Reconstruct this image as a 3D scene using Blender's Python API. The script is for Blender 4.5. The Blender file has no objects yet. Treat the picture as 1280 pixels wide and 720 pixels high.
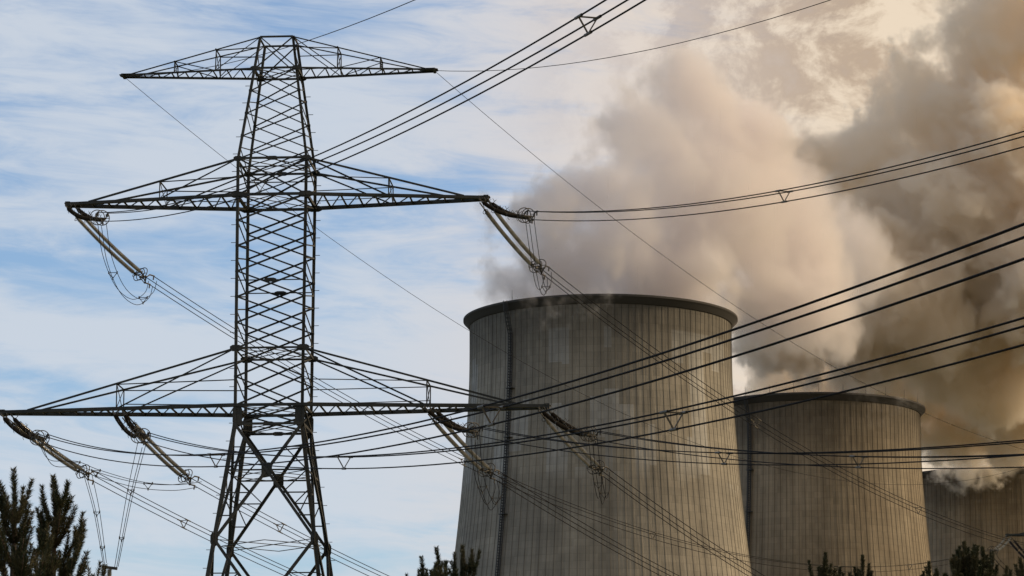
import bpy, bmesh, math, random
from mathutils import Vector, Matrix
R = math.radians
random.seed(7)
scene = bpy.context.scene
C = scene.collection

# ------------------------------------------------------------------ camera
F_PX, PITCH, EYE = 4032.3, R(11.2145), 1.7          # focal length in pixels of a 1280 wide frame
cam_d = bpy.data.cameras.new('camera')
cam = bpy.data.objects.new('camera', cam_d)
C.objects.link(cam)
cam.location = (0, 0, EYE)
cam.rotation_euler = (math.pi / 2 + PITCH, 0, 0)
cam_d.sensor_width = 36
cam_d.lens = 36 * F_PX / 1280
cam_d.clip_start, cam_d.clip_end = 0.5, 20000
scene.camera = cam

# ------------------------------------------------------------------ sky
SUN_AZ, SUN_EL = R(84), R(27)       # clockwise from the viewing direction
world = bpy.data.worlds.new('World')
scene.world = world
world.use_nodes = True
wt = world.node_tree
wt.nodes.clear()


class NT:
    """small helper for wiring shader or geometry nodes"""
    def __init__(s, tree): s.t = tree
    def n(s, typ, **k):
        nd = s.t.nodes.new(typ)
        for a, v in k.items(): setattr(nd, a, v)
        return nd
    def put(s, sock, v):
        if isinstance(v, bpy.types.NodeSocket): s.t.links.new(v, sock)
        else: sock.default_value = v
    def m(s, op, a, b=0.0, c=None, clamp=False):
        nd = s.n('ShaderNodeMath', operation=op, use_clamp=clamp)
        s.put(nd.inputs[0], a); s.put(nd.inputs[1], b)
        if c is not None: s.put(nd.inputs[2], c)
        return nd.outputs[0]
    def vm(s, op, a, b=(0, 0, 0)):
        nd = s.n('ShaderNodeVectorMath', operation=op)
        s.put(nd.inputs[0], a)
        if op == 'SCALE': s.put(nd.inputs['Scale'], b)
        else: s.put(nd.inputs[1], b)
        return nd.outputs['Value'] if op in ('DISTANCE', 'LENGTH', 'DOT_PRODUCT') else nd.outputs['Vector']
    def sep(s, v):
        nd = s.n('ShaderNodeSeparateXYZ'); s.put(nd.inputs[0], v); return nd.outputs
    def comb(s, x, y, z):
        nd = s.n('ShaderNodeCombineXYZ')
        for i, v in enumerate((x, y, z)): s.put(nd.inputs[i], v)
        return nd.outputs[0]
    def noise(s, vec, scale, detail=3, rough=.55, dist=0.0, color=False):
        nd = s.n('ShaderNodeTexNoise')
        s.put(nd.inputs['Vector'], vec); nd.inputs['Scale'].default_value = scale
        nd.inputs['Detail'].default_value = detail; nd.inputs['Roughness'].default_value = rough
        nd.inputs['Distortion'].default_value = dist
        return nd.outputs['Color'] if color else nd.outputs[0]
    def ramp(s, v, lo, hi, a=0.0, b=1.0, smooth=True):
        nd = s.n('ShaderNodeMapRange')
        if smooth: nd.interpolation_type = 'SMOOTHSTEP'
        s.put(nd.inputs[0], v)
        for i, q in enumerate((lo, hi, a, b)): s.put(nd.inputs[i + 1], q)
        return nd.outputs[0]
    def mix(s, f, a, b, mode='MIX'):
        nd = s.n('ShaderNodeMix', data_type='RGBA', blend_type=mode)
        s.put(nd.inputs[0], f); s.put(nd.inputs[6], a); s.put(nd.inputs[7], b)
        return nd.outputs[2]


w = NT(wt)
sky = w.n('ShaderNodeTexSky', sky_type='NISHITA', sun_disc=False, sun_elevation=SUN_EL,
          sun_rotation=SUN_AZ, air_density=1.0, dust_density=1.2, ozone_density=1.5)
gen = w.n('ShaderNodeTexCoord').outputs['Generated']
gx, gy, gz = w.sep(gen)
gyc = w.m('MAXIMUM', gy, .05)
az = w.m('DIVIDE', gx, w.m('SQRT', w.m('ADD', w.m('MULTIPLY', gx, gx), w.m('MULTIPLY', gy, gy))))   # sine of the azimuth
# thin cirrus in long nearly level streaks, seen as layers at height
cv = w.comb(w.m('MULTIPLY', gx, 5), w.m('MULTIPLY', gy, 5), w.m('MULTIPLY', w.m('ADD', gz, w.m('MULTIPLY', gx, .06)), 26))
c1 = w.noise(cv, 1.0, 6, .6, .3)
c2 = w.noise(cv, 3.6, 6, .65, .8)
cirrus = w.ramp(w.m('ADD', w.m('MULTIPLY', c1, .64), w.m('MULTIPLY', c2, .36)), .36, .57)
# billowing cloud, denser to the sun's side
bv = w.vm('MULTIPLY', gen, (34, 34, 40))
b1 = w.noise(bv, 1.0, 9, .66, .3)
bank = w.ramp(az, -.02, .12)
blue = w.mix(1.0, sky.outputs[0], (.134, .146, .162, 1), 'MULTIPLY')
col_cir = w.mix(w.ramp(az, -.07, .05), (.63, .68, .75, 1), (.77, .69, .64, 1))
s1 = w.mix(w.m('MULTIPLY', cirrus, .86), blue, col_cir)
warm = w.mix(w.ramp(b1, .40, .56), (.50, .37, .255, 1), (.84, .70, .54, 1))
s2 = w.mix(w.m('MULTIPLY', bank, w.ramp(b1, .25, .55, .75, 1.0)), s1, warm)
# unseen sky overhead and behind is dimmed to hold down the ambient light
bg = w.n('ShaderNodeBackground')
w.put(bg.inputs[0], s2)
w.put(bg.inputs[1], w.ramp(gy, -.5, .6, .75, 1.0))
wo = w.n('ShaderNodeOutputWorld')
wt.links.new(bg.outputs[0], wo.inputs[0])

# ------------------------------------------------------------------ sun
sun_d = bpy.data.lights.new('sun', 'SUN')
sun_d.energy, sun_d.angle, sun_d.color = 3.0, R(12), (1.0, .77, .50)
sun = bpy.data.objects.new('sun', sun_d)
C.objects.link(sun)
to_sun = Vector((math.sin(SUN_AZ) * math.cos(SUN_EL), math.cos(SUN_AZ) * math.cos(SUN_EL), math.sin(SUN_EL)))
sun.rotation_euler = to_sun.to_track_quat('Z', 'Y').to_euler()

vs = scene.view_settings
vs.view_transform, vs.look, vs.exposure, vs.gamma, vs.use_curve_mapping = 'Standard', 'None', 0.0, 1.0, False
cy = scene.cycles
cy.max_bounces, cy.diffuse_bounces, cy.glossy_bounces, cy.transparent_max_bounces = 12, 3, 2, 12
cy.volume_bounces = 12
cy.volume_step_rate = 3.5
cy.volume_max_steps = 256
cy.use_denoising = True
cy.sample_clamp_indirect = 6


# ------------------------------------------------------------------ surveying helpers
_c, _s = math.cos(PITCH), math.sin(PITCH)

def at(px, py, Y):
    """point in the scene, Y metres away, read off at a place in the photograph (1280 px wide)"""
    a, b = (px - 640) / F_PX, (360 - py) / F_PX
    k = Y / (_c - b * _s)
    return Vector((a * k, Y, EYE + (_s + b * _c) * k))


def tag(o, label=None, cat=None, group=None, kind=None):
    if label: o['label'] = label
    if cat: o['category'] = cat
    if group: o['group'] = group
    if kind: o['kind'] = kind
    return o


def link_mesh(name, verts, faces, material, parent=None, smooth=False, loc=None):
    me = bpy.data.meshes.new(name)
    me.from_pydata([tuple(v) for v in verts], [], faces)
    me.validate()
    me.update()
    if smooth: me.polygons.foreach_set('use_smooth', [True] * len(me.polygons))
    me.materials.append(material)
    o = bpy.data.objects.new(name, me)
    C.objects.link(o)
    if loc is not None: o.location = loc
    if parent is not None: o.parent = parent
    return o


def empty(name, loc=(0, 0, 0), rz=0.0):
    o = bpy.data.objects.new(name, None)
    C.objects.link(o)
    o.location = loc
    o.rotation_euler = (0, 0, rz)
    return o


def material(name, base=(.5, .5, .5), rough=.7, metal=0.0):
    m = bpy.data.materials.new(name)
    m.use_nodes = True
    b = m.node_tree.nodes['Principled BSDF']
    b.inputs['Base Color'].default_value = (*base, 1)
    b.inputs['Roughness'].default_value = rough
    b.inputs['Metallic'].default_value = metal
    return m, b, NT(m.node_tree)

# ------------------------------------------------------------------ ground
m_ground, gb, g = material('meadow', rough=.95)
gp = g.n('ShaderNodeNewGeometry').outputs['Position']
gn = g.m('ADD', g.m('MULTIPLY', g.noise(gp, .02, 5), .6), g.m('MULTIPLY', g.noise(gp, 1.2, 4), .4))
g.put(gb.inputs['Base Color'], g.mix(g.ramp(gn, .35, .65), (.045, .06, .02, 1), (.12, .11, .05, 1)))
link_mesh('ground', [(-9000, -9000, 0), (9000, -9000, 0), (9000, 9000, 0), (-9000, 9000, 0)], [(0, 1, 2, 3)], m_ground)
tag(bpy.data.objects['ground'], kind='structure')


# ------------------------------------------------------------------ mesh builder
class MB:
    def __init__(s): s.v, s.f = [], []
    def add(s, vs, fs):
        o = len(s.v); s.v += [tuple(v) for v in vs]; s.f += [tuple(i + o for i in f) for f in fs]
    def bar(s, a, b, w, d=None, ref=None, kind='L'):
        """rolled steel member from a to b: an L angle of leg width w (or a flat box)"""
        a, b = Vector(a), Vector(b)
        t = (b - a)
        if t.length < 1e-4: return
        t.normalize()
        r = Vector(ref) if ref is not None else (Vector((0, 0, 1)) if abs(t.z) < .9 else Vector((0, 1, 0)))
        u = t.cross(r)
        if u.length < 1e-3: u = t.cross(Vector((1, 0, 0)))
        u.normalize(); v = t.cross(u).normalized()
        th = max(.012, w * .14)
        if kind == 'L': pr = [(-w / 2, -w / 2), (w / 2, -w / 2), (w / 2, -w / 2 + th), (-w / 2 + th, -w / 2 + th), (-w / 2 + th, w / 2), (-w / 2, w / 2)]
        else:
            dd = d if d is not None else w
            pr = [(-w / 2, -dd / 2), (w / 2, -dd / 2), (w / 2, dd / 2), (-w / 2, dd / 2)]
        n = len(pr)
        vs = [a + u * x + v * y for x, y in pr] + [b + u * x + v * y for x, y in pr]
        fs = [(i, (i + 1) % n, n + (i + 1) % n, n + i) for i in range(n)]
        if n == 4: fs += [(3, 2, 1, 0), (4, 5, 6, 7)]
        else: fs += [(3, 2, 1, 0), (5, 4, 3, 0), (6, 7, 8, 9), (6, 9, 10, 11)]
        s.add(vs, fs)
    def plate(s, c, u, v, su, sv, th=.02):
        c, u, v = Vector(c), Vector(u).normalized(), Vector(v).normalized()
        n = u.cross(v).normalized()
        pr = [(-1, -.55), (-.55, -1), (.55, -1), (1, -.55), (1, .55), (.55, 1), (-.55, 1), (-1, .55)]
        vs = [c + u * (x * su / 2) + v * (y * sv / 2) + n * (th / 2) for x, y in pr] + [c + u * (x * su / 2) + v * (y * sv / 2) - n * (th / 2) for x, y in pr]
        s.add(vs, [tuple(range(8)), tuple(range(15, 7, -1))] + [(i, i + 8, (i + 1) % 8 + 8, (i + 1) % 8) for i in range(8)])
    def tube(s, pts, rad_, n=6, closed=False):
        pts = [Vector(p) for p in pts]
        rs = rad_ if isinstance(rad_, (list, tuple)) else [rad_] * len(pts)
        k = len(pts)
        up = None
        vs = []
        for i, p in enumerate(pts):
            a = pts[(i - 1) % k] if (closed or i > 0) else p
            b = pts[(i + 1) % k] if (closed or i < k - 1) else p
            t = (b - a).normalized()
            if up is None or abs(up.dot(t)) > .99:
                up = Vector((0, 0, 1)) if abs(t.z) < .9 else Vector((1, 0, 0))
            u = t.cross(up).normalized(); v = u.cross(t).normalized(); up = v
            for j in range(n):
                an = 2 * math.pi * j / n
                vs.append(p + (u * math.cos(an) + v * math.sin(an)) * rs[i])
        fs = []
        for i in range(k if closed else k - 1):
            i2 = (i + 1) % k
            for j in range(n):
                fs.append((i * n + j, i * n + (j + 1) % n, i2 * n + (j + 1) % n, i2 * n + j))
        if not closed: fs += [tuple(range(n - 1, -1, -1)), tuple((k - 1) * n + j for j in range(n))]
        s.add(vs, fs)
    def ring(s, c, nrm, r, tr, n=26):
        c, nrm = Vector(c), Vector(nrm).normalized()
        u = nrm.cross(Vector((0, 0, 1))).normalized(); v = nrm.cross(u)
        s.tube([c + (u * math.cos(2 * math.pi * i / n) + v * math.sin(2 * math.pi * i / n)) * r for i in range(n)], tr, 6, True)
    def build(s, name, mat, parent=None, smooth=False, loc=None):
        return link_mesh(name, s.v, s.f, mat, parent, smooth, loc)


# ------------------------------------------------------------------ cooling towers
def concrete(name, seed, patch_amt, tint, tint2):
    m, b, q = material(name, rough=.9)
    p = q.n('ShaderNodeTexCoord').outputs['Object']
    x, y, z = q.sep(p)
    ang = q.m('MULTIPLY', q.m('ADD', q.m('ARCTAN2', x, y), math.pi), 120 / (2 * math.pi))
    idx = q.m('FLOOR', ang)
    fr = q.m('SUBTRACT', ang, idx)
    wn = q.n('ShaderNodeTexWhiteNoise', noise_dimensions='2D')
    q.put(wn.inputs['Vector'], q.comb(idx, seed, 0))
    strip = wn.outputs[0]
    lift = q.m('DIVIDE', z, 1.35)
    wl = q.n('ShaderNodeTexWhiteNoise', noise_dimensions='2D')
    q.put(wl.inputs['Vector'], q.comb(idx, q.m('FLOOR', lift), 0))
    # repair patches: whole blocks of formwork cells, a few strips wide
    pw = q.n('ShaderNodeTexWhiteNoise', noise_dimensions='3D')
    jig = q.n('ShaderNodeTexWhiteNoise', noise_dimensions='1D')
    q.put(jig.inputs['W'], q.m('FLOOR', q.m('DIVIDE', idx, 2)))
    q.put(pw.inputs['Vector'], q.comb(q.m('FLOOR', q.m('DIVIDE', q.m('ADD', idx, 1), 3)), q.m('FLOOR', q.m('DIVIDE', q.m('ADD', z, q.m('MULTIPLY', jig.outputs[0], 5)), 7.5)), seed + 3))
    pz = q.m('MULTIPLY', q.ramp(z, 78, 84), q.m('SUBTRACT', 1.0, q.ramp(z, 107, 107.5)))
    patch = q.m('MULTIPLY', q.m('GREATER_THAN', pw.outputs[0], .66), pz)
    # weather: long vertical runs, blotches, dark head under the rim
    pc = q.comb(q.m('MULTIPLY', ang, .9), q.m('MULTIPLY', z, .035), seed)
    runs = q.noise(pc, 1.0, 6, .6)
    runs2 = q.noise(q.comb(q.m('MULTIPLY', ang, 3.2), q.m('MULTIPLY', z, .12), seed + 5), 1.0, 4, .65)
    blot = q.noise(q.vm('ADD', p, (seed * 31, 0, 0)), .07, 6, .62)
    base = q.mix(q.ramp(blot, .35, .65), tint, tint2)
    k = q.m('ADD', .62, q.m('MULTIPLY', strip, .16))
    k = q.m('ADD', k, q.m('MULTIPLY', wl.outputs[0], .13))
    k = q.m('MULTIPLY', k, q.m('ADD', .60, q.m('MULTIPLY', runs, .75)))
    k = q.m('MULTIPLY', k, q.m('ADD', .72, q.m('MULTIPLY', runs2, .52)))
    bands = q.noise(q.comb(q.m('MULTIPLY', ang, .05), q.m('MULTIPLY', z, .3), seed + 9), 1.0, 5, .6)
    k = q.m('MULTIPLY', k, q.m('ADD', .78, q.m('MULTIPLY', bands, .44)))
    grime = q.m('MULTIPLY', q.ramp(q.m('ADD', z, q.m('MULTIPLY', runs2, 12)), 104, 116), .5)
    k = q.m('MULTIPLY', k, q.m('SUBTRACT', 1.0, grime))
    base = q.mix(q.m('MULTIPLY', patch, patch_amt), base, (.52, .52, .50, 1))
    # dark joint beside every rib and faint level lift joints
    joint = q.m('MULTIPLY', q.m('SUBTRACT', 1.0, q.ramp(q.m('ABSOLUTE', q.m('SUBTRACT', fr, .5)), .015, .075)), .36)
    lj = q.m('MULTIPLY', q.m('LESS_THAN', q.m('FRACT', lift), .07), .14)
    k = q.m('MULTIPLY', k, q.m('SUBTRACT', 1.0, q.m('MAXIMUM', joint, lj)))
    kk = q.n('ShaderNodeVectorMath', operation='SCALE')
    q.put(kk.inputs[0], base); q.put(kk.inputs['Scale'], k)
    q.put(b.inputs['Base Color'], kk.outputs[0])
    bu = q.n('ShaderNodeBump'); bu.inputs['Strength'].default_value = .5; bu.inputs['Distance'].default_value = .25
    q.put(bu.inputs['Height'], q.m('ADD', runs2, q.m('MULTIPLY', blot, .5)))
    q.put(b.inputs['Normal'], bu.outputs[0])
    return m

m_rim, rb_, _q = material('rim_concrete', (.05, .047, .045), .9)
m_steel_dark, _a, _b = material('painted_steel', (.035, .038, .042), .55, .3)

PROFILE = [(0, 38.5), (15, 35.4), (30, 32.7), (45, 30.2), (55, 28.8), (65, 27.5), (73.8, 26.45), (82.6, 25.6), (89, 25.1), (97.6, 24.5), (104, 24.3), (111.2, 24.4)]

def rad(z):
    for (z0, r0), (z1, r1) in zip(PROFILE, PROFILE[1:]):
        if z <= z1:
            t = (z - z0) / (z1 - z0)
            return r0 + (r1 - r0) * t
    return PROFILE[-1][1]

def srad(z):   # smoothed
    return sum(rad(max(0, min(111.2, z + d))) for d in (-5, -2.5, 0, 2.5, 5)) / 5


def cooling_tower(X, Y, mat, label, rods=(), ladder=None):
    root = tag(empty('cooling_tower', (X, Y, 0)), label, 'cooling tower', 'row of concrete cooling towers')
    NR, per = 120, 4
    prof = [0, .44, .56, 1.0]                      # angular stations in one strip, rib on .44-.56 stands out
    zs = [i * 2.9 for i in range(38)] + [109.5, 111.6]
    vs_, fs = [], []
    for z in zs:
        r = srad(z)
        for i in range(NR):
            for j, (a0, dr) in enumerate(((.0, 0), (.46, 0), (.47, .055), (.53, .055), (.54, 0))):
                a = (i + a0) / NR * 2 * math.pi - math.pi
                vs_.append(((r + dr) * math.sin(a), (r + dr) * math.cos(a), z))
    n = NR * 5
    for k in range(len(zs) - 1):
        for i in range(n):
            fs.append((k * n + i, k * n + (i + 1) % n, (k + 1) * n + (i + 1) % n, (k + 1) * n + i))
    link_mesh('shell', vs_, fs, mat, root)
    # rim: a swept collar standing out over the shell
    cs = [(24.2, 111.3), (24.6, 111.5), (25.3, 112.3), (25.6, 112.6), (25.6, 112.95), (25.3, 113.05), (23.6, 113.05), (23.6, 111.3)]
    vs_, fs, N = [], [], 192
    for i in range(N):
        a = i / N * 2 * math.pi
        for r, z in cs: vs_.append((r * math.sin(a), r * math.cos(a), z))
    for i in range(N):
        for j in range(len(cs)):
            j2 = (j + 1) % len(cs); i2 = (i + 1) % N
            fs.append((i * 8 + j, i * 8 + j2, i2 * 8 + j2, i2 * 8 + j))
    link_mesh('rim', vs_, fs, m_rim, root)
    if ladder is not None:
        mb = MB()
        er, et = Vector((math.sin(ladder), math.cos(ladder), 0)), Vector((math.cos(ladder), -math.sin(ladder), 0))
        ps = [er * (srad(z) + .28) + Vector((0, 0, z)) for z in [2 + i * 3 for i in range(36)]] + [er * 25.75 + Vector((0, 0, 111.2)), er * 25.9 + Vector((0, 0, 112.9))]
        for s_ in (-.27, .27):
            mb.tube([p + et * s_ for p in ps], .085, 5)
        for a, b in zip(ps, ps[1:]):
            for u in range(8):
                p = a.lerp(b, u / 8)
                mb.bar(p - et * .27, p + et * .27, .05, kind='B')
            for u in (0, .17, .34, .5, .67, .84):
                p = a.lerp(b, u)
                mb.tube([p - et * .3, p - et * .38 + er * .4, p + er * .78, p + et * .38 + er * .4, p + et * .3], .05, 4)
        for s_ in (-.36, 0, .36):
            mb.tube([p + et * s_ + er * (.75 if s_ == 0 else .45) for p in ps], .06, 4)
        lad = mb.build('ladder', m_steel_dark, root)
        for z in (20, 38, 56, 74, 88, 97):
            pb = MB(); p = er * (srad(z) + .55) + Vector((0, 0, z))
            pb.bar(p - et * .85, p + et * .5, 1.0, kind='B', d=.10)
            for s_ in (-.85, -.4, .5): pb.bar(p + et * s_ + er * .45, p + et * s_ + er * .45 + Vector((0, 0, 1.1)), .05, kind='B')
            pb.bar(p - et * .85 + er * .45 + Vector((0, 0, 1.1)), p + et * .5 + er * .45 + Vector((0, 0, 1.1)), .05, kind='B')
            pb.build('landing', m_steel_dark, lad)
    for a in rods:
        mb = MB()
        p = Vector((math.sin(a), math.cos(a), 0)) * 25.1
        mb.tube([p + Vector((0, 0, 113)), p + Vector((0, 0, 114)), p + Vector((0, 0, 115))], [.05, .035, .02], 5)
        mb.build('lightning_rod', m_steel_dark, root)
    return root


TOWERS = [(16.5, 592), (65, 700), (121, 813)]
mc1 = concrete('weathered_concrete', 1.0, .62, (.395, .36, .295, 1), (.30, .278, .235, 1))
mc2 = concrete('darker_weathered_concrete', 2.0, .0, (.38, .325, .24, 1), (.29, .24, .17, 1))
t1 = cooling_tower(*TOWERS[0], mc1, 'nearest and widest concrete cooling tower, with pale repair patches and a caged ladder', [R(180 + 41)], R(180 + 42.5))
t2 = cooling_tower(*TOWERS[1], mc2, 'middle concrete cooling tower, partly hidden by the nearest one, with thin rods on its rim', [R(180 + q) for q in (-65, -50, -36, -24, -12, 0, 12, 24, 37, 48)], R(180 + 35.5))
t3 = cooling_tower(*TOWERS[2], mc2, 'farthest cooling tower at the edge, with steam curling down over its rim', [R(180 + q) for q in (-30, -8, 14)])


# ------------------------------------------------------------------ steam
def steam(name, label, puffs, dens, tint, seed, noise_scale=.05, amp=.95, soft=.2, res=.65, aniso=.0, thr=.0, pad=9.0, cap=.5, warp_amt=22.0):
    """a cloud of steam: density grid filled from a union of billows broken up by turbulence. puffs: (px, py, radius px, Y)"""
    P = []
    for (px, py, rp, Y) in puffs:
        c = at(px, py, Y)
        P.append((c, rp * Y / F_PX))
    mg = 1.2
    lo = Vector([min(c[i] - r * mg - pad for c, r in P) for i in range(3)])
    hi = Vector([max(c[i] + r * mg + pad for c, r in P) for i in range(3)])
    t = bpy.data.node_groups.new(name, 'GeometryNodeTree')
    t.interface.new_socket('Geometry', in_out='INPUT', socket_type='NodeSocketGeometry')
    t.interface.new_socket('Geometry', in_out='OUTPUT', socket_type='NodeSocketGeometry')
    q = NT(t)
    out = q.n('NodeGroupOutput')
    pos = q.n('GeometryNodeInputPosition').outputs[0]
    sp = q.vm('ADD', pos, (seed * 57.0, seed * 31.0, 0))
    warp = q.vm('SCALE', q.vm('SUBTRACT', q.noise(sp, noise_scale * .45, 2, .5, color=True), (.5, .5, .5)), warp_amt)
    wp = q.vm('ADD', pos, warp)
    d = None
    for c, r in P:
        e = q.m('SUBTRACT', 1.0, q.m('DIVIDE', q.vm('DISTANCE', wp, tuple(c)), r))
        e = q.m('MULTIPLY', e, r / 14.0)
        d = e if d is None else q.m('SMOOTH_MAX', d, e, .25)
    n1 = q.noise(q.vm('ADD', sp, warp), noise_scale, 9, .70, 0.3)
    n1 = q.m('SUBTRACT', n1, .5)
    n2 = q.noise(q.vm('ADD', sp, warp), noise_scale * 3.1, 6, .68, 0.6)
    n1 = q.m('ADD', n1, q.m('MULTIPLY', q.m('SUBTRACT', n2, .5), .45))
    d = q.m('MINIMUM', d, cap)
    f = q.m('ADD', q.m('ADD', d, q.m('MULTIPLY', n1, amp * 3.0)), thr)
    f = q.m('MULTIPLY', q.ramp(f, 0.0, soft), dens)
    inner = q.noise(q.vm('ADD', sp, (9, 9, 9)), noise_scale * .6, 4, .5)
    f = q.m('MULTIPLY', f, q.ramp(inner, .3, .65, .35, 1.2))
    vc = q.n('GeometryNodeVolumeCube')
    q.put(vc.inputs['Density'], f)
    vc.inputs['Background'].default_value = 0
    vc.inputs['Min'].default_value = lo; vc.inputs['Max'].default_value = hi
    for i, ax in enumerate('XYZ'):
        vc.inputs['Resolution ' + ax].default_value = max(8, int((hi[i] - lo[i]) / res))
    m = bpy.data.materials.new(name)
    m.use_nodes = True
    m.node_tree.nodes.clear()
    s = NT(m.node_tree)
    pv = s.n('ShaderNodeVolumePrincipled')
    pv.inputs['Color'].default_value = (*tint, 1)
    pv.inputs['Density'].default_value = 1.0
    pv.inputs['Anisotropy'].default_value = aniso
    mo = s.n('ShaderNodeOutputMaterial')
    m.node_tree.links.new(pv.outputs[0], mo.inputs['Volume'])
    sm = q.n('GeometryNodeSetMaterial'); sm.inputs['Material'].default_value = m
    t.links.new(vc.outputs[0], sm.inputs[0])
    t.links.new(sm.outputs[0], out.inputs[0])
    vol = bpy.data.volumes.new(name)
    o = bpy.data.objects.new(name, vol)
    vol.materials.append(m)
    C.objects.link(o)
    md = o.modifiers.new('billows', 'NODES'); md.node_group = t
    tag(o, label, 'steam', kind='stuff')
    return o


steam('steam_plume', 'grey mauve steam pouring from the nearest cooling tower',
      [(652, 338, 38, 592), (648, 300, 30, 588), (700, 335, 62, 592), (790, 325, 90, 592), (870, 330, 72, 592), (690, 280, 60, 585), (770, 265, 90, 592), (870, 260, 115, 600),
       (800, 160, 60, 592), (860, 125, 60, 600), (915, 150, 62, 610), (955, 270, 90, 620), (985, 350, 70, 620), (930, 370, 50, 610), (1010, 300, 60, 630), (1050, 340, 60, 650)],
      .25, (.957, .932, .93), 1.0, soft=.25, cap=.36)
steam('steam_plume', 'brown billowing steam rising behind the middle cooling tower',
      [(975, 425, 60, 700), (1085, 440, 60, 710), (1050, 390, 80, 705), (1050, 320, 75, 705), (1130, 385, 95, 710), (1085, 205, 72, 720), (1150, 130, 80, 720), (1225, 75, 85, 720), (1300, 20, 90, 720),
       (1160, 280, 130, 720), (1260, 200, 140, 720), (1290, 330, 140, 720), (1110, 330, 100, 720), (1250, 430, 100, 730), (1190, 450, 60, 725), (1290, 490, 90, 750), (1215, 500, 60, 760), (1160, 465, 60, 760), (1100, 450, 60, 750),
       (985, 470, 48, 765), (1045, 475, 52, 765), (1000, 250, 60, 730), (1190, 535, 45, 850), (1260, 530, 60, 850)],
      .40, (.994, .938, .855), 2.0, soft=.1, cap=.5, amp=1.05)
steam('steam_plume', 'sunlit steam curling out of the farthest cooling tower',
      [(1195, 565, 34, 822), (1240, 550, 50, 822), (1300, 540, 60, 822), (1178, 568, 26, 850), (1235, 578, 40, 850), (1285, 578, 42, 850), (1220, 510, 70, 820), (1290, 470, 90, 830), (1180, 535, 40, 815)],
      .2, (.975, .93, .86), 3.0, cap=.5)
steam('steam_wisp', 'thin wisp spilling over the front of the nearest tower rim',
      [(662, 383, 13, 565), (690, 384, 17, 565), (716, 376, 15, 565), (760, 368, 13, 565)], .26, (.96, .94, .92), 4.0, noise_scale=.2, amp=.8, res=.35, pad=2, warp_amt=4, soft=.6)
steam('steam_wisp', 'faint wisp spilling over the rim of the middle tower',
      [(1080, 500, 13, 673), (1105, 505, 14, 673), (1128, 500, 12, 674)], .10, (.95, .92, .88), 5.0, noise_scale=.2, amp=.8, res=.4, pad=2, warp_amt=4, soft=.6)
steam('steam_wisp', 'pale steam lobes drooping over the rim of the farthest tower',
      [(1188, 584, 15, 786), (1208, 592, 18, 786), (1236, 588, 17, 786), (1256, 583, 9, 786)], 1.4, (.985, .95, .89), 6.0, noise_scale=.16, amp=.7, res=.45, pad=3, warp_amt=5, soft=.4, cap=.8)


def steel(name, a, b2, rough=.6):
    m, b, q = material(name, rough=rough, metal=.1)
    b.inputs['Specular IOR Level'].default_value = .3
    p = q.n('ShaderNodeTexCoord').outputs['Object']
    n1 = q.noise(p, .9, 6, .6)
    n2 = q.noise(p, 9, 3, .6)
    q.put(b.inputs['Base Color'], q.mix(q.ramp(q.m('ADD', q.m('MULTIPLY', n1, .7), q.m('MULTIPLY', n2, .3)), .4, .6), (*a, 1), (*b2, 1)))
    q.put(b.inputs['Roughness'], q.ramp(n2, .3, .7, rough - .12, rough + .15))
    return m

m_lattice = steel('galvanised_lattice_steel', (.024, .029, .030), (.055, .055, .048), .6)
m_wire = steel('stranded_wire', (.008, .008, .009), (.014, .014, .016), .85)
m_wire.node_tree.nodes['Principled BSDF'].inputs['Specular IOR Level'].default_value = .1
m_fit = steel('forged_fitting', (.04, .04, .04), (.10, .085, .06), .5)
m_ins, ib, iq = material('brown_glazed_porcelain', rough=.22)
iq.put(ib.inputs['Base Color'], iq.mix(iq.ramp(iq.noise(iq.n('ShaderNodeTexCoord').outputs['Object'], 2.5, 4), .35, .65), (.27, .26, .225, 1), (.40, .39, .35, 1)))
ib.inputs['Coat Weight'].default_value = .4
m_ins2, ib, iq = material('shade_toned_porcelain', (.022, .018, .015), .4)  # darker copy of the porcelain, underside shade put into the colour

# ------------------------------------------------------------------ the pylon
PYL = Vector((-12.414, 166.0, 0))
YAW = R(4.0964)
Z_LOW, Z_MID, Z_TOP = 28.135, 39.245, 46.241
Z_B, Z_L, Z_A, Z_T = 27.15, 31.12, 41.19, 48.01

def half(z):
    if z >= Z_A: return 1.80 + (.872 - 1.80) * (z - Z_A) / (Z_T - Z_A)
    if z >= Z_B: return 1.735 + .065 * (z - Z_B) / (Z_A - Z_B)
    return 1.735 + (Z_B - z) * .138


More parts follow.
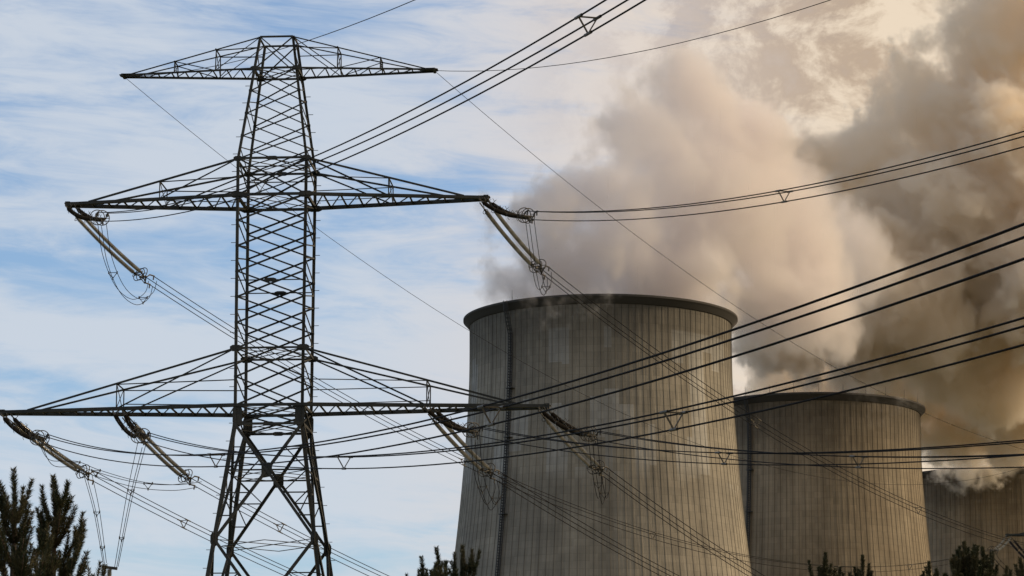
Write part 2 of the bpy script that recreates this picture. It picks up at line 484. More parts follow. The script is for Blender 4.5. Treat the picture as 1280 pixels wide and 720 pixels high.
def make_pylon(label):
    root = tag(empty('lattice_pylon', PYL, -YAW), label, 'pylon', 'lattice pylons of the power line')
    Q = lambda sx, sy, z: Vector((sx * half(z), sy * half(z), z))
    for sx in (-1, 1):
        for sy in (-1, 1):
            mb = MB()
            for z0, z1, wd in ((0, Z_B, .20), (Z_B, Z_A, .15), (Z_A, Z_T, .13)):
                mb.bar(Q(sx, sy, z0), Q(sx, sy, z1), wd, ref=(-sx, 0, 0))
            if sx == 1 and sy == 1 or sx == -1 and sy == -1:      # climbing pegs
                z = 2.5
                while z < Z_T - 2:
                    p = Q(sx, sy, z); mb.bar(p, p + Vector((sx * .32, 0, 0)), .028, kind='B')
                    z += .95
            mb.build('leg', m_lattice, root)
    up = [Z_T, Z_TOP + .0, Z_TOP - 1.26, Z_TOP - 2.52, Z_TOP - 3.78, Z_A, Z_MID]
    up += [Z_MID - (Z_MID - Z_L) * i / 6 for i in range(1, 7)]
    up += [(Z_L + Z_LOW) / 2, Z_LOW, Z_B]
    for fx, fy in ((0, -1), (0, 1), (-1, 0), (1, 0)):
        mb = MB()
        def P(s_, z):     # s_ = -1 / 1 along the face
            return Q(s_, fy, z) if fx == 0 else Q(fx, s_, z)
        nrm = Vector((fx, fy, 0))
        off = nrm * .05
        for k, (z0, z1) in enumerate(zip(up, up[1:])):
            wdt = .062 if z0 > Z_A else .085
            if fx == 0 or z1 == Z_B:
                mb.bar(P(-1, z0) + off, P(1, z1) + off, wdt, ref=nrm)
                mb.bar(P(1, z0) - off * .4, P(-1, z1) - off * .4, wdt, ref=nrm)
            else:
                zm = (z0 + z1) / 2
                mb.bar(P(-1 if k % 2 else 1, z0), P(1 if k % 2 else -1, zm), wdt * .8, ref=nrm)
                mb.bar(P(1 if k % 2 else -1, zm), P(-1 if k % 2 else 1, z1), wdt * .8, ref=nrm)
            for s_ in (-1, 1):
                if k and fx == 0: mb.plate(P(s_, z0) + nrm * .02, (1, 0, 0), (0, 0, 1), .18, .2)
        for z, wdt in ((Z_T, .11), (Z_TOP, .12), (Z_A, .13), (Z_A - .45, .06), (Z_MID, .16), (Z_L, .11), (Z_LOW, .16), (Z_B, .13)):
            mb.bar(P(-1, z) + off * .6, P(1, z) + off * .6, wdt, ref=nrm)
        for i in (9, 10):
            z = up[i] + .0
        # bolted middle plates where the lacing crosses
        for z in (Z_A, Z_MID - 4.55, Z_B):
            if fx == 0:
                mb.plate(Vector((0, fy * half(z), z)) + nrm * .05, (1, 0, 0), (0, 0, 1), .62, .22)
        if fx == 0:
            mb.bar(P(-1, Z_MID - 4.55), P(1, Z_MID - 4.55), .06, ref=nrm)
            for s_ in (-1, 1):
                mb.plate(P(s_, Z_LOW - .55) + nrm * .03 - Vector((s_ * .12, 0, 0)), (1, 0, 0), (0, 0, 1), .5, 1.15)
                mb.plate(P(s_, Z_L) + nrm * .03, (1, 0, 0), (0, 0, 1), .62, .34)
                mb.plate(P(s_, Z_A) + nrm * .03, (1, 0, 0), (0, 0, 1), .48, .28)
                mb.plate(P(s_, Z_MID) + nrm * .03, (1, 0, 0), (0, 0, 1), .75, .34)
                mb.plate(P(s_, Z_TOP) + nrm * .03, (1, 0, 0), (0, 0, 1), .45, .26)
        # spread foot: large crosses with secondary bracing
        lv = [Z_B, 21.1, 12.4, 0.3]
        for z0, z1 in zip(lv, lv[1:]):
            a0, a1, b0, b1 = P(-1, z0), P(1, z0), P(-1, z1), P(1, z1)
            h0, h1 = half(z0), half(z1)
            tc = h0 / (h0 + h1)
            X = a0.lerp(b1, tc)
            th = .15
            mb.bar(a0 + off, b1 + off, th, ref=nrm)
            mb.bar(a1 - off * .3, b0 - off * .3, th, ref=nrm)
            mb.plate(X + off, (1, 0, 0) if fx == 0 else (0, 1, 0), (0, 0, 1), .55, .75)
            for s_ in (-1, 1):
                mb.plate(P(s_, z1) + nrm * .03, (1, 0, 0) if fx == 0 else (0, 1, 0), (0, 0, 1), .4, .7)
            zc = X.z
            mb.bar(P(-1, zc), P(1, zc), .085, ref=nrm)
            for s_ in (-1, 1):
                a, b = P(s_, z0), P(s_, z1)
                da, db = X, X
                # upper half: leg to the diagonal coming from this corner; lower half likewise
                for u in (.5,):
                    pl = P(s_, z0 + (zc - z0) * u); pd = a.lerp(X, u)
                    mb.bar(pl, pd, .06, ref=nrm); mb.bar(pd, P(s_, zc), .06, ref=nrm)
                for u in (.33, .66):
                    zz = zc + (z1 - zc) * u
                    pl = P(s_, zz); pd = X.lerp(b, u)
                    mb.bar(pl, pd, .065, ref=nrm)
                    zq = zc + (z1 - zc) * (u - .33)
                    mb.bar(P(s_, zq), pd, .055, ref=nrm)
        mb.build('face_bracing', m_lattice, root)
    for z in (Z_TOP, Z_A, Z_MID, Z_L, Z_LOW, Z_B, 24.7, 21.1, 12.4):
        mb = MB()
        h = half(z)
        wd = .07
        mb.bar((-h, -h, z), (h, h, z + .02), wd, kind='B', d=.03)
        mb.bar((h, -h, z), (-h, h, z - .02), wd, kind='B', d=.03)
        for a, b in (((-h, 0), (0, -h)), ((0, -h), (h, 0)), ((h, 0), (0, h)), ((0, h), (-h, 0))):
            mb.bar((*a, z - .05), (*b, z - .05), wd, kind='B', d=.03)
        mb.build('plan_bracing', m_lattice, root)
    # crossarms: near and far chord at one height, laced flat, held by stays from above
    for zc, zt, tip, xe, posts, cw, sw, npan in (
            (Z_TOP, Z_T, 8.32, 7.9, (3.25, 5.5), .12, .065, .75), (Z_MID, Z_A, 11.1, 9.95, (6.05,), .23, .11, .86), (Z_LOW, Z_L, 14.27, 12.9, (8.1,), .25, .11, .87)):
        for s_ in (-1, 1):
            mb = MB()
            h, tw = half(zc), .24
            yy = lambda x: h + (tw - h) * (abs(x) - h) / (tip - h)
            N_ = Vector((s_ * h, -h, zc)); 
            for sy in (-1, 1):
                mb.bar((s_ * (h - .0), sy * h, zc), (s_ * tip, sy * tw, zc), cw, kind='B', d=cw * .62, ref=(0, 0, 1))
                mb.bar((s_ * (h - .0), sy * (h - .05), zc + cw * .35), (s_ * tip, sy * (tw - .05), zc + cw * .35), cw * .75, kind='B', d=.03, ref=(0, 0, 1))
            mb.bar((s_ * tip, -tw - .12, zc), (s_ * tip, tw + .12, zc), cw * 1.1, kind='B')
            mb.plate((s_ * (tip - .25), 0, zc + cw * .3), (1, 0, 0), (0, 1, 0), .9, .8, .03)
            k = int((tip - h) / npan)
            xs = [h + (tip - .4 - h) * i / k for i in range(k + 1)]
            for i, x in enumerate(xs):
                lw = .075 if zc < Z_TOP else .055
                mb.bar((s_ * x, -yy(x), zc), (s_ * x, yy(x), zc), lw, ref=(0, 0, 1))
                if i < k:
                    if s_ > 0: mb.bar((s_ * xs[i + 1], -yy(xs[i + 1]), zc - .03), (s_ * x, yy(x), zc - .03), lw, ref=(0, 0, 1))
                    else: mb.bar((s_ * x, -yy(x), zc - .03), (s_ * xs[i + 1], yy(xs[i + 1]), zc - .03), lw, ref=(0, 0, 1))
            arm = mb.build('crossarm', m_lattice, root)
            st = MB()
            ht = half(zt)
            for sy in (-1, 1):
                A = Vector((s_ * ht, sy * ht, zt))
                E = Vector((s_ * xe, sy * yy(xe), zc + cw * .3))
                st.bar(A, E, sw, kind='B', d=sw * .8)
                tops = []
                for j, px in enumerate(posts):
                    foot = Vector((s_ * px, sy * yy(px), zc))
                    u = (px - ht) / (xe - ht)
                    topp = A.lerp(E, u)
                    st.bar(foot, topp, .06)
                    tops.append((foot, topp))
                st.bar(A, tops[0][0], sw * .7)
                st.bar(tops[0][1] - Vector((0, 0, .04)), Vector((s_ * half(tops[0][1].z), sy * half(tops[0][1].z), tops[0][1].z)), .05)
                mid = tops[0][0].lerp(tops[0][1], .42)
                if sy > 0: st.bar(mid, Vector((s_ * h, sy * h, mid.z)), .045)
                if len(posts) > 1: st.bar(tops[1][1], tops[0][0], .045)
            for px in posts:
                u = (px - ht) / (xe - ht)
                a = Vector((s_ * px, yy(px), zt + (zc + cw * .3 - zt) * u)); 
                st.bar(Vector((a.x, -a.y, a.z)), a, .055)
                st.bar(Vector((a.x, -a.y, zc)), a, .04)
                st.bar(Vector((a.x, a.y, zc)), Vector((a.x, -a.y, a.z)), .04)
            st.build('stay_frame', m_lattice, arm)
    # concrete footings
    for sx in (-1, 1):
        for sy in (-1, 1):
            f = MB(); h = half(0); f.tube([(sx * h, sy * h, -.5), (sx * h, sy * h, .35)], .6, 16)
            f.build('footing', m_rim, root)
    return root


def copy_tree(o, parent=None):
    c = o.copy(); C.objects.link(c)
    if parent is not None: c.parent = parent
    for ch in list(o.children): copy_tree(ch, c)
    return c

pyl = make_pylon('tall dark lattice pylon with three crossarms, standing left of the cooling towers')
rotm = Matrix.Rotation(-YAW, 3, 'Z')

def loc2w(base, v): return base + rotm @ Vector(v)

# the next pylon of the line, its middle crossarm showing at the edge
best = None
tipL = (-11.1, 0, Z_MID)
for i in range(2600, 3800):
    Y = i / 10
    p = at(1259, 669, Y)
    if best is None or abs(p.z - Z_MID) < best[0]: best = (abs(p.z - Z_MID), p)
FAR = best[1] - rotm @ Vector(tipL); FAR.z = 0
far = copy_tree(pyl)
far.location = FAR
tag(far, 'distant lattice pylon reaching one crossarm tip into view before the farthest tower')

# ------------------------------------------------------------------ conductors
NEAR_DIR = Vector((.27, -.963, 0)).normalized()
FAR_DIR = Vector((FAR.x - PYL.x, FAR.y - PYL.y, 0)).normalized()

def ray(px, py):
    d = at(px, py, 100) - Vector((0, 0, EYE))
    return d / 100          # per metre of depth

def fit_path(P0, d, pts, slope0=None):
    """hanging wire from P0 along the level heading d: z = z0 + a t + b t*t fitted to places in the photo"""
    rows = []
    for px, py in pts:
        r_ = ray(px, py)
        # intersect in plan: (P0 + t d).x = r.x * Y ; (P0 + t d).y = Y
        den = d.x - r_.x * d.y
        t = (r_.x * P0.y - P0.x) / den
        Y = P0.y + t * d.y
        rows.append((t, EYE + r_.z * Y - P0.z))
    s11 = s12 = s22 = y1 = y2 = 0
    for t, z in rows:
        wgt = 1 / (1 + abs(t)) * 1.0
        a, b = t, t * t
        s11 += wgt * a * a; s12 += wgt * a * b; s22 += wgt * b * b; y1 += wgt * a * z; y2 += wgt * b * z
    det = s11 * s22 - s12 * s12
    A = (y1 * s22 - y2 * s12) / det; B = (s11 * y2 - s12 * y1) / det
    return A, B

TRI = [(-.25, .20), (.25, .20), (0, -.235)]      # the three wires of a phase

def bundle(label, P0, d, A, B, t1, spacers, rw=.024, group='three wire conductor bundles', n=60, tri=TRI):
    root = tag(empty('conductor_bundle', P0), label, 'power line', group)
    side = Vector((d.y, -d.x, 0))
    pos = lambda t, s_, h: d * t + side * s_ + Vector((0, 0, A * t + B * t * t + h))
    for s_, h in tri:
        mb = MB()
        ts = [t1 * (i / n) for i in range(n + 1)]
        mb.tube([pos(t, s_, h) for t in ts], rw, 6)
        mb.build('wire', m_wire, root, smooth=True)
    for t in spacers:
        mb = MB()
        c = [pos(t, s_, h) for s_, h in tri]
        ctr = (c[0] + c[1] + c[2]) / 3
        for i in range(3):
            a, b = c[i], c[(i + 1) % 3]
            mb.bar(a.lerp(b, .06), a.lerp(b, .94), .055, kind='B', d=.03)
            w0 = pos(t - .28, *tri[i]); w1 = pos(t + .28, *tri[i])
            mb.tube([w0, w1], rw * 1.7, 8)
        mb.build('spacer', m_fit, root)
    return root

def t_of(P0, d, px, py):
    r_ = ray(px, py)
    return (r_.x * P0.y - P0.x) / (d.x - r_.x * d.y)

def string_set(label, A, B, horns, dirv, group, lit=False, sag=.22):
    """two long-rod insulator strings side by side from crossarm point A to clamp point B"""
    root = tag(empty('insulator_string', A), label, 'insulator', group)
    A_, B_ = Vector((0, 0, 0)), B - A
    ax_ = B_.normalized()
    side = Vector((ax_.y, -ax_.x, 0)).normalized()
    L = B_.length
    def pos(u, s_): return A_.lerp(B_, u) + side * s_ + Vector((0, 0, -sag * 4 * u * (1 - u)))
    u0, u1 = .10, .90
    for s_ in (-.27, .27):
        mb = MB()
        segs = 3 if horns else 1
        pts, rs = [], []
        for g in range(segs):
            a = u0 + (u1 - u0) * g / segs; b = u0 + (u1 - u0) * (g + 1) / segs
            pts += [pos(a, s_), pos(a + .012, s_)]; rs += [.05, .05]
            k = int((b - a - .03) * L / .055)
            for i in range(k):
                u = a + .015 + (b - a - .03) * i / k
                du = (b - a - .03) / k
                pts += [pos(u, s_), pos(u + du * .35, s_), pos(u + du * .5, s_)]
                rs += [.06, .115, .06]
            pts += [pos(b - .012, s_), pos(b, s_)]; rs += [.05, .05]
        mb.tube(pts, rs, 10)
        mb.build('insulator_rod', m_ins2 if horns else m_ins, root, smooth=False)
        # arcing horns at the joints
        for g in range(0, segs + 1):
            hb = MB()
            u = u0 + (u1 - u0) * (g / segs)
            p = pos(min(u, u1), s_)
            if horns:
                for sg in (-1, 1):
                    q1 = p + side * (sg * .16) + Vector((0, 0, .14)); q2 = q1 + ax_ * .18 + Vector((0, 0, .12)); q3 = q1 - ax_ * .18 + Vector((0, 0, .12))
                    hb.tube([p, q1, q2], .014, 5); hb.tube([p, q1, q3], .014, 5)
                hb.tube([p - Vector((0, 0, .02)), p - Vector((0, 0, .2)), p - Vector((0, 0, .24)) + ax_ * .15], .014, 5)
                hb.tube([p - ax_ * .09, p + ax_ * .09], .07, 8)
            else:
                hb.ring(p - Vector((0, 0, .06)), ax_, .15, .016, 16)
                hb.tube([p - ax_ * .1, p + ax_ * .1], .06, 8)
            hb.build('arcing_horn', m_fit, root)
    for s_ in (-.27, .27):      # shackles and yokes
        mb = MB(); mb.bar(A_ + side * s_, pos(u0, s_), .05, kind='B'); mb.build('shackle', m_fit, root)
    mb = MB()
    for s_ in (-.27, .27):
        mb.bar(pos(u1, s_), B_ + side * (s_ * .3), .05, kind='B')
    mb.bar(pos(u1, -.30), pos(u1, .30), .10, kind='B', d=.03)
    mb.bar(B_ - ax_ * .12 + side * .3, B_ - ax_ * .12 - side * .3, .09, kind='B', d=.03)
    mb.bar(B_ - ax_ * .12 + side * .27, B_ + Vector((0, 0, -.28)), .07, kind='B', d=.025)
    mb.bar(B_ - ax_ * .12 - side * .27, B_ + Vector((0, 0, -.28)), .07, kind='B', d=.025)
    mb.build('yoke', m_fit, root)
    for s_ in (-.13, .13):
        mb = MB()
        c = B_ - ax_ * .35 + side * s_
        mb.ring(c, ax_ * .8 + dirv * .4, .38, .024, 30)
        mb.bar(c - side * .37, c + side * .37, .03, kind='B')
        mb.build('arcing_ring', m_fit, root, smooth=True)
    sd = Vector((dirv.y, -dirv.x, 0))
    for s2, h in TRI:      # dead-end clamps of the three wires
        mb = MB()
        p = B_ + sd * s2 + Vector((0, 0, h))
        mb.tube([B_ - ax_ * .12 + sd * s2, p + dirv * .1, p + dirv * .55], [.03, .04, .04], 8)
        mb.tube([p + dirv * .5, p + dirv * .45 - Vector((0, 0, .22))], .035, 8)
        mb.build('clamp', m_fit, root)
    return root

def jumper(label, pts, group='jumper loops', r=.017, three=True, spacers=(.3, .7), n=28, offs=None, taper=0.0):
    """slack three-wire loop through the given points (Catmull-Rom)"""
    P = [Vector(p) for p in pts]
    P = [P[0] * 2 - P[1]] + P + [P[-1] * 2 - P[-2]]
    def cr(u):
        k = min(int(u), len(P) - 4); t = u - k
        p0, p1, p2, p3 = P[k:k + 4]
        return .5 * ((2 * p1) + (p2 - p0) * t + (2 * p0 - 5 * p1 + 4 * p2 - p3) * t * t + (3 * p1 - p0 - 3 * p2 + p3) * t ** 3)
    segs = len(P) - 3
    root = tag(empty('jumper_cable', P[1]), label, 'jumper cable', group)
    o = offs or [(-.22, 0, 0), (.22, 0, 0), (0, 0, -.3)]
    for q in o:
        mb = MB()
        mb.tube([cr(segs * i / n) - P[1] + rotm @ Vector(q) * (1 - taper * i / n) for i in range(n + 1)], r, 5)
        mb.build('wire', m_wire, root, smooth=True)
    for u in spacers:
        mb = MB()
        c = [cr(segs * u) - P[1] + rotm @ Vector(q) * (1 - taper * u) for q in o]
        for i in range(3): mb.bar(c[i], c[(i + 1) % 3], .03, kind='B')
        for p in c: mb.tube([p - Vector((0, 0, .07)), p + Vector((0, 0, .07))], .035, 6)
        mb.build('spacer', m_fit, root)
    return root

# phase: (name, local attach x, z, near ring px, far ring px, near wire points, far wire points, near spacer px, far spacer px)
PH = [
    ('left end of the middle crossarm', -10.95, Z_MID, (127, 273), (181, 348),
     [(198, 265.6), (298, 230), (400, 191), (560, 116), (735, 26), (780, 0)], [(270, 400), (410, 482), (498, 535), (579, 571), (622, 593), (754, 642), (816, 667), (891, 686), (938, 697), (1045, 708), (1137, 710)],
     [(735, 26), (325, 219)], [(580, 572), (816, 667), (1045, 708), (1137, 710)]),
    ('right end of the middle crossarm', 10.95, Z_MID, (662, 271), (676, 337),
     [(760, 265), (980, 237), (1130, 208), (1280, 168)], [(760, 398), (880, 482), (945, 526), (1148, 636), (1253, 671)],
     [(980, 237)], [(945, 526), (1148, 636)]),
    ('left end of the lower crossarm', -14.05, Z_LOW, (52, 549), (110, 594),
     [(140, 563), (270, 567), (400, 557), (550, 526), (640, 499), (910, 423), (1280, 286)], [(220, 644), (367, 716)],
     [(270, 567), (614, 507)], [(230, 649)]),
    ('left inner part of the lower crossarm', -8.0, Z_LOW, (178, 547), (237, 600),
     [(284, 564), (430, 570), (620, 556), (850, 514), (1101, 450), (1280, 405)], [(350, 658), (460, 709)],
     [(430, 570), (842, 515)], [(350, 658)]),
    ('right inner part of the lower crossarm', 8.2, Z_LOW, (594, 540), (613, 592),
     [(720, 554), (905, 566), (1073, 564), (1280, 552)], [(700, 637), (838, 718)],
     [(905, 566)], []),
    ('right end of the lower crossarm', 14.05, Z_LOW, (741, 545), (749, 588),
     [(810, 551), (922, 562), (1073, 569), (1280, 570)], [(830, 644), (941, 713)],
     [(1073, 569)], []),
]
rings = []
for name, lx, lz, nr, fr, npts, fpts, nsp, fsp in PH:
    yo = .3 if abs(lx) > 9 else (half(lz) + (.24 - half(lz)) * (8.1 - half(lz)) / (14.27 - half(lz)))
    An = loc2w(PYL, (lx, -yo, lz - .12)); Af = loc2w(PYL, (lx, yo, lz - .12))
    Bn = at(nr[0], nr[1], 161.3); Bf = at(fr[0], fr[1], 170.4)
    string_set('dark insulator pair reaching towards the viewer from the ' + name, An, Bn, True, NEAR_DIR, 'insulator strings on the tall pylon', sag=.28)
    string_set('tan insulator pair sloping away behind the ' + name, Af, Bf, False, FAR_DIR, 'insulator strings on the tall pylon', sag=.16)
    Tn = Bn + NEAR_DIR * .4; Tf = Bf + FAR_DIR * .4
    Pn = Tn + Vector((0, 0, .2))
    a, b = fit_path(Pn, NEAR_DIR, npts)
    bundle('three heavy wires from the ' + name + ' rising past the viewer', Tn, NEAR_DIR, a, b, (Tn.y + 25) / -NEAR_DIR.y if False else 170.0,
           [t_of(Pn, NEAR_DIR, *q) for q in nsp], .024)
    # away to the far pylon
    E = loc2w(FAR, (lx, -yo, lz - .12)); 
    dirF = Vector((E.x - Tf.x, E.y - Tf.y, 0)); Lf = dirF.length; dirF.normalize()
    if name.startswith('left end of the middle'):
        Rf = at(1240, 689, E.y - 4.6)
    else:
        Rf = E - dirF * 4.7 - Vector((0, 0, 1.7))
    dF = Vector((Rf.x - Tf.x, Rf.y - Tf.y, 0)); T1 = dF.length; dF.normalize()
    Pf = Tf + Vector((0, 0, .2))
    dz = Rf.z - Tf.z
    # parabola through both ends, sag fitted to the photograph
    num = den = 0
    for q in fpts:
        t = t_of(Pf, dF, *q); Y = Pf.y + t * dF.y; z = EYE + ray(*q).z * Y - Pf.z
        num += (z - dz * t / T1) * (t * t - t * T1); den += (t * t - t * T1) ** 2
    b = num / den; a = dz / T1 - b * T1
    bundle('three thin wires sagging away from the ' + name, Tf, dF, a, b, T1, [t_of(Pf, dF, *q) for q in fsp], .021, 'thin conductor bundles running away')
    if 'middle' in name:
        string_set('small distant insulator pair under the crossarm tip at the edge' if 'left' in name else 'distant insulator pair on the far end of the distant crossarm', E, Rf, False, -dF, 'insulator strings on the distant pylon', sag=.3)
        if 'left' in name:
            E2 = loc2w(FAR, (lx, yo, lz - .12))
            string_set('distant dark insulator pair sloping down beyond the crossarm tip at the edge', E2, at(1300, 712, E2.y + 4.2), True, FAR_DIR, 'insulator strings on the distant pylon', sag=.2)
            jumper('slack jumper wires hanging below the distant crossarm tip', [Rf, at(1250, 703, E.y), at(1275, 722, E.y + 2), at(1300, 712, E2.y + 4.2)])
    rings.append((Bn, Bf))

# jumper loops
def lp(i, px, py, Y): return at(px, py, Y)
n, f = rings[0]; jumper('slack three wire loop under the left end of the middle crossarm', [n + Vector((0, 0, -.1)), at(134, 320, 162.5), at(150, 358, 165), at(170, 374, 168), at(186, 366, 170.6), f + FAR_DIR * .8])
n, f = rings[1]; jumper('narrow slack loop below the right end of the middle crossarm', [n + Vector((0, 0, -.1)), at(667, 310, 162.4), at(674, 352, 165.4), at(680, 362, 168.5), at(684, 352, 170.5), f + FAR_DIR * .8])
n, f = rings[4]; jumper('slack loop below the right inner insulators of the lower crossarm', [n + Vector((0, 0, -.1)), at(598, 590, 162.4), at(608, 622, 165.5), at(615, 630, 168.5), at(624, 612, 170.6), f + FAR_DIR * .8])
n, f = rings[5]; jumper('slack loop below the right end of the lower crossarm', [n + Vector((0, 0, -.1)), at(745, 585, 162.4), at(751, 618, 165.4), at(754, 622, 168.4), at(757, 608, 170.5), f + FAR_DIR * .8])
# crossed pair on the left: outer wires swing over to the inner string, two sets drop to a post
n, f = rings[2][0], rings[3][1]
jumper('long slack wires swinging from the outer left to the inner left insulators', [n, at(66, 574, 162.0), at(92, 577, 163.5), at(120, 588, 165), at(170, 602, 166.5), at(215, 606, 168.5), f + FAR_DIR * .8], spacers=(.35, .5, .72), n=40)
post = at(137, 706, 165.0)
jumper('three wires dropping from the outer left insulators to the post', [rings[2][1], at(121, 640, 168.5), post + Vector((-.25, 0, .1))], spacers=(.5, .85), taper=.6)
jumper('three wires dropping from the inner left insulators to the post', [rings[3][0] + Vector((0, 0, -.2)), at(162, 620, 163), post + Vector((.35, 0, -.1))], spacers=(.45, .8), taper=.6)
mb = MB()
root = tag(empty('support_mast', (post.x, post.y, 0)), 'slim mast behind the left pine holding the dropped jumper wires', 'mast')
mb.tube([(0, 0, 0), (0, 0, post.z - 1.9)], [.28, .14], 12); mb.build('pole', m_lattice, root, smooth=True)
mb = MB(); pts, rs = [], []
for i in range(26):
    z = post.z - 1.9 + i * .065
    pts += [(0, 0, z), (0, 0, z + .03)]; rs += [.08, .15]
mb.tube(pts, rs, 12); mb.build('post_insulator', m_ins, root)
mb = MB(); mb.bar((-.4, 0, post.z - .1), (.4, 0, post.z - .2), .14, kind='B'); mb.build('clamp', m_fit, root)

# earth wires from the top crossarm
def earth(label, P0, d, pts, t1, r, B=None, end=None):
    if end is not None:
        d = Vector((end.x - P0.x, end.y - P0.y, 0)); T = d.length; d.normalize(); dz = end.z - P0.z
        num = den = 0
        for q in pts:
            t = t_of(P0, d, *q); z = EYE + ray(*q).z * (P0.y + t * d.y) - P0.z
            num += (z - dz * t / T) * (t * t - t * T); den += (t * t - t * T) ** 2
        b = num / den; a = dz / T - b * T; t1 = T
    else: a, b = fit_path(P0, d, pts)
    mb = MB()
    mb.tube([d * (t1 * i / 50) + Vector((0, 0, a * (t1 * i / 50) + b * (t1 * i / 50) ** 2)) for i in range(51)], r, 5)
    o = mb.build('earth_wire', m_wire, None, True, loc=P0)
    tag(o, label, 'power line', 'single earth wires')

tL, tR = loc2w(PYL, (-8.32, 0, Z_TOP)), loc2w(PYL, (8.32, 0, Z_TOP))
fL, fR = loc2w(FAR, (-8.32, 0, Z_TOP)), loc2w(FAR, (8.32, 0, Z_TOP))
earth('single thin wire from the left tip of the top crossarm rising past the pylon peak', tL, NEAR_DIR, [(230, 88), (279, 81), (319, 72), (390, 50), (515, 0)], 170, .016)
earth('single thin wire rising to the upper edge from the right tip of the top crossarm', tR, NEAR_DIR, [(640, 85), (760, 74), (860, 54), (1030, 0)], 170, .016)
earth('single thin wire descending behind the pylon from the left tip of the top crossarm', tL, None, [(280, 195), (400, 285), (560, 392), (885, 558), (951, 581), (1060, 604), (1280, 611)], 0, .014, end=fL)
earth('single thin wire descending across the steam from the right tip of the top crossarm', tR, None, [(600, 141), (754, 263), (913, 378), (1026, 450), (1157, 517), (1280, 561)], 0, .014, end=fR)


# ------------------------------------------------------------------ pines
m_needle, nb, nq = material('pine_needles', rough=.65)
nn = nq.noise(nq.n('ShaderNodeTexCoord').outputs['Object'], 1.6, 4)
nq.put(nb.inputs['Base Color'], nq.mix(nq.ramp(nn, .38, .62), (.032, .042, .018, 1), (.085, .080, .042, 1)))
nb.inputs['Specular IOR Level'].default_value = .25
m_bark, _x, _y = material('pine_bark', (.07, .05, .035), .9)


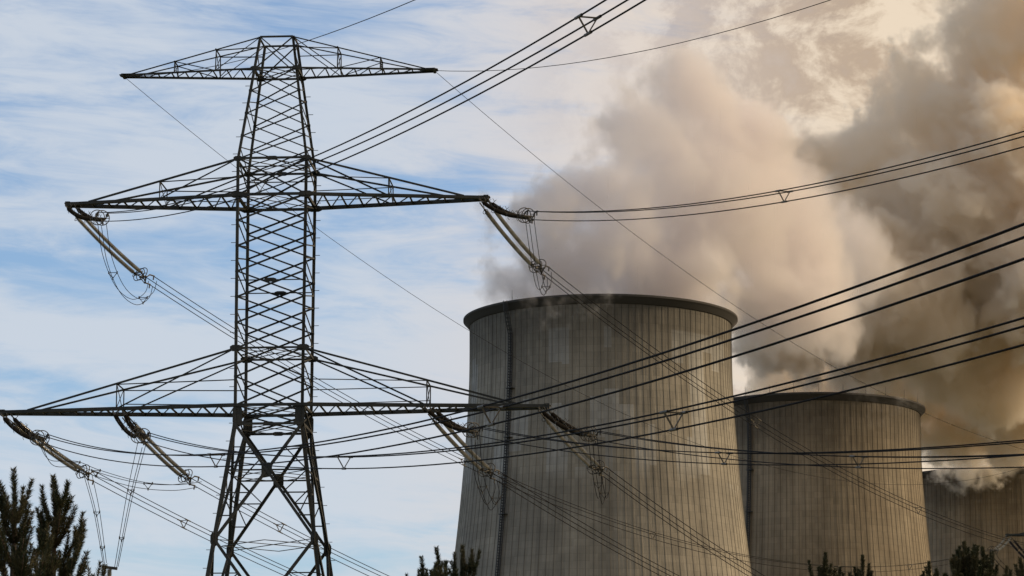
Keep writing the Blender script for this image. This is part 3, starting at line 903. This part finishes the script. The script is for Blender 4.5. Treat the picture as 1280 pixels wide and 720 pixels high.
def pine(px, py, Y, label, seed, spread=.42, dens=1.0, nw=.011, nl=.085, tilt=0.0, wk=1.0):
    rnd = random.Random(seed)
    top = at(px, py, Y)
    H = top.z
    root = tag(empty('pine_tree', (top.x, top.y, 0)), label, 'pine tree', 'pine tops along the lower edge')
    wood, nd = MB(), MB()

    def needles(p0, p1, n, ln, rr):
        ax_ = (p1 - p0); L = ax_.length
        if L < 1e-4: return
        ax_ /= L
        u = ax_.orthogonal().normalized(); v = ax_.cross(u)
        for _ in range(n):
            t = rnd.random(); a = rnd.random() * 2 * math.pi
            o = u * math.cos(a) + v * math.sin(a)
            b = p0 + ax_ * (t * L) + o * rr
            l = ln * rnd.uniform(.7, 1.15)
            e = b + (o * rnd.uniform(.6, 1.0) + ax_ * rnd.uniform(.45, 1.1)).normalized() * l
            s_ = (e - b).cross(Vector((rnd.uniform(-1, 1), rnd.uniform(-1, 1), rnd.uniform(-1, 1)))).normalized() * nw * .5
            k = len(nd.v)
            nd.v += [tuple(b - s_), tuple(b + s_), tuple(e)]
            nd.f.append((k, k + 1, k + 2))

    def shoot(p, d, L, r, bend, bushy=1.0, start=0.0):
        """a curved twig turning upwards, needled from 'start' on; returns its points"""
        pts = [p]; n = max(3, int(L / .11)); dd = d.normalized()
        for i in range(n):
            dd = (dd + Vector((rnd.uniform(-.06, .06), rnd.uniform(-.06, .06), bend / n))).normalized()
            q = pts[-1] + dd * (L / n)
            if (i + .5) / n >= start:
                needles(pts[-1], q, int(760 * dens * bushy * L / n), nl * (1.0 if i < n - 1 else .8), r * .6)
            pts.append(q)
        wood.tube(pts, [max(.006, r * (1 - .75 * i / n)) for i in range(n + 1)], 5)
        return pts

    base_z = max(1.6, H - 6.5)
    tp = [Vector((0, 0, -.2)), Vector((tilt * .3, 0, H * .5)), Vector((tilt * .05, 0, H - .7))]
    wood.tube(tp, [.05 + H * .013, .03 + H * .006, .03], 8)
    shoot(tp[-1], Vector((0, 0, 1)), .7, .022, .1, 1.5)
    z = H - .8
    while z > base_z:
        dep = H - z
        deepen = dep > 2.6
        k = rnd.choice((3, 4, 5))
        a0 = rnd.random() * 6.28
        for i in range(k):
            a = a0 + i * 2 * math.pi / k + rnd.uniform(-.35, .35)
            el = rnd.uniform(.55, .95) if dep < 1.5 else rnd.uniform(.2, .7)
            L = (.02 + spread * 1.4 * dep ** .9) * rnd.uniform(.72, 1.15)
            L = min(L, 2.4)
            d = Vector((math.cos(a), math.sin(a), el))
            pts = shoot(Vector((0, 0, z)), d, L, .02 + .006 * L, 1.4, 1.1 if not deepen else .6, start=.0 if L < .9 else .25)
            n = len(pts)
            j = 2
            while j < n - 1:
                for sg in (-1, 1):
                    if rnd.random() < .62:
                        dd = (pts[j] - pts[j - 1]).normalized()
                        sd = Vector((-dd.y, dd.x, 0)).normalized() * sg
                        shoot(pts[j], dd * .5 + sd * .6 + Vector((0, 0, .8)), rnd.uniform(.25, .5) * (1.25 if L > 1.2 else 1), .012, 1.0, 1.1 if not deepen else .7)
                j += 4
        z -= wk * rnd.uniform(.26, .40) * (1.0 if not deepen else 1.6)
    wood.build('trunk', m_bark, root, smooth=True)
    nd.build('needles', m_needle, root)
    return root

pine(20, 586, 46, 'bushy pine with upright candle shoots, cut by the corner beside a twin', 11, .36, .85, .010)
pine(70, 594, 49, 'pine with tall upright leader shoot, between its twin and the slim mast', 12, .43, .85, .010)
pine(128, 706, 56, 'pine tip just showing in front of the slim mast', 13, .4, .8)
pine(551, 684, 64, 'tallest pine top before the open sky at the foot of the nearest cooling tower', 14, .46, .8, .013)
pine(530, 696, 66, 'low pine shoots nearest the open sky beside the nearest cooling tower', 31, .46, .8, .013)
pine(578, 682, 67, 'pine top overlapping the shaded edge of the nearest cooling tower', 15, .42, .8, .013)
pine(1033, 691, 78, 'pine top in front of the middle cooling tower, the larger of two', 16, .46, .9, .016, wk=.7)
pine(1077, 694, 80, 'small pine top in front of the middle cooling tower, right of its larger mate', 17, .40, .9, .016, wk=.7)
pine(1162, 702, 80, 'low pine top where the middle and farthest cooling towers meet', 18, .40, .9, .016, wk=.7)
pine(1206, 677, 74, 'broad dark pine, the tallest in front of the farthest cooling tower', 19, .52, 1.2, .017, wk=.5)
pine(1229, 684, 78, 'pine leaning beside the broad dark one under the distant crossarm tip', 20, .44, 1.1, .017, wk=.6)
pine(1279, 697, 76, 'pine top at the edge below the distant crossarm', 21, .42, .9, .017, wk=.7)
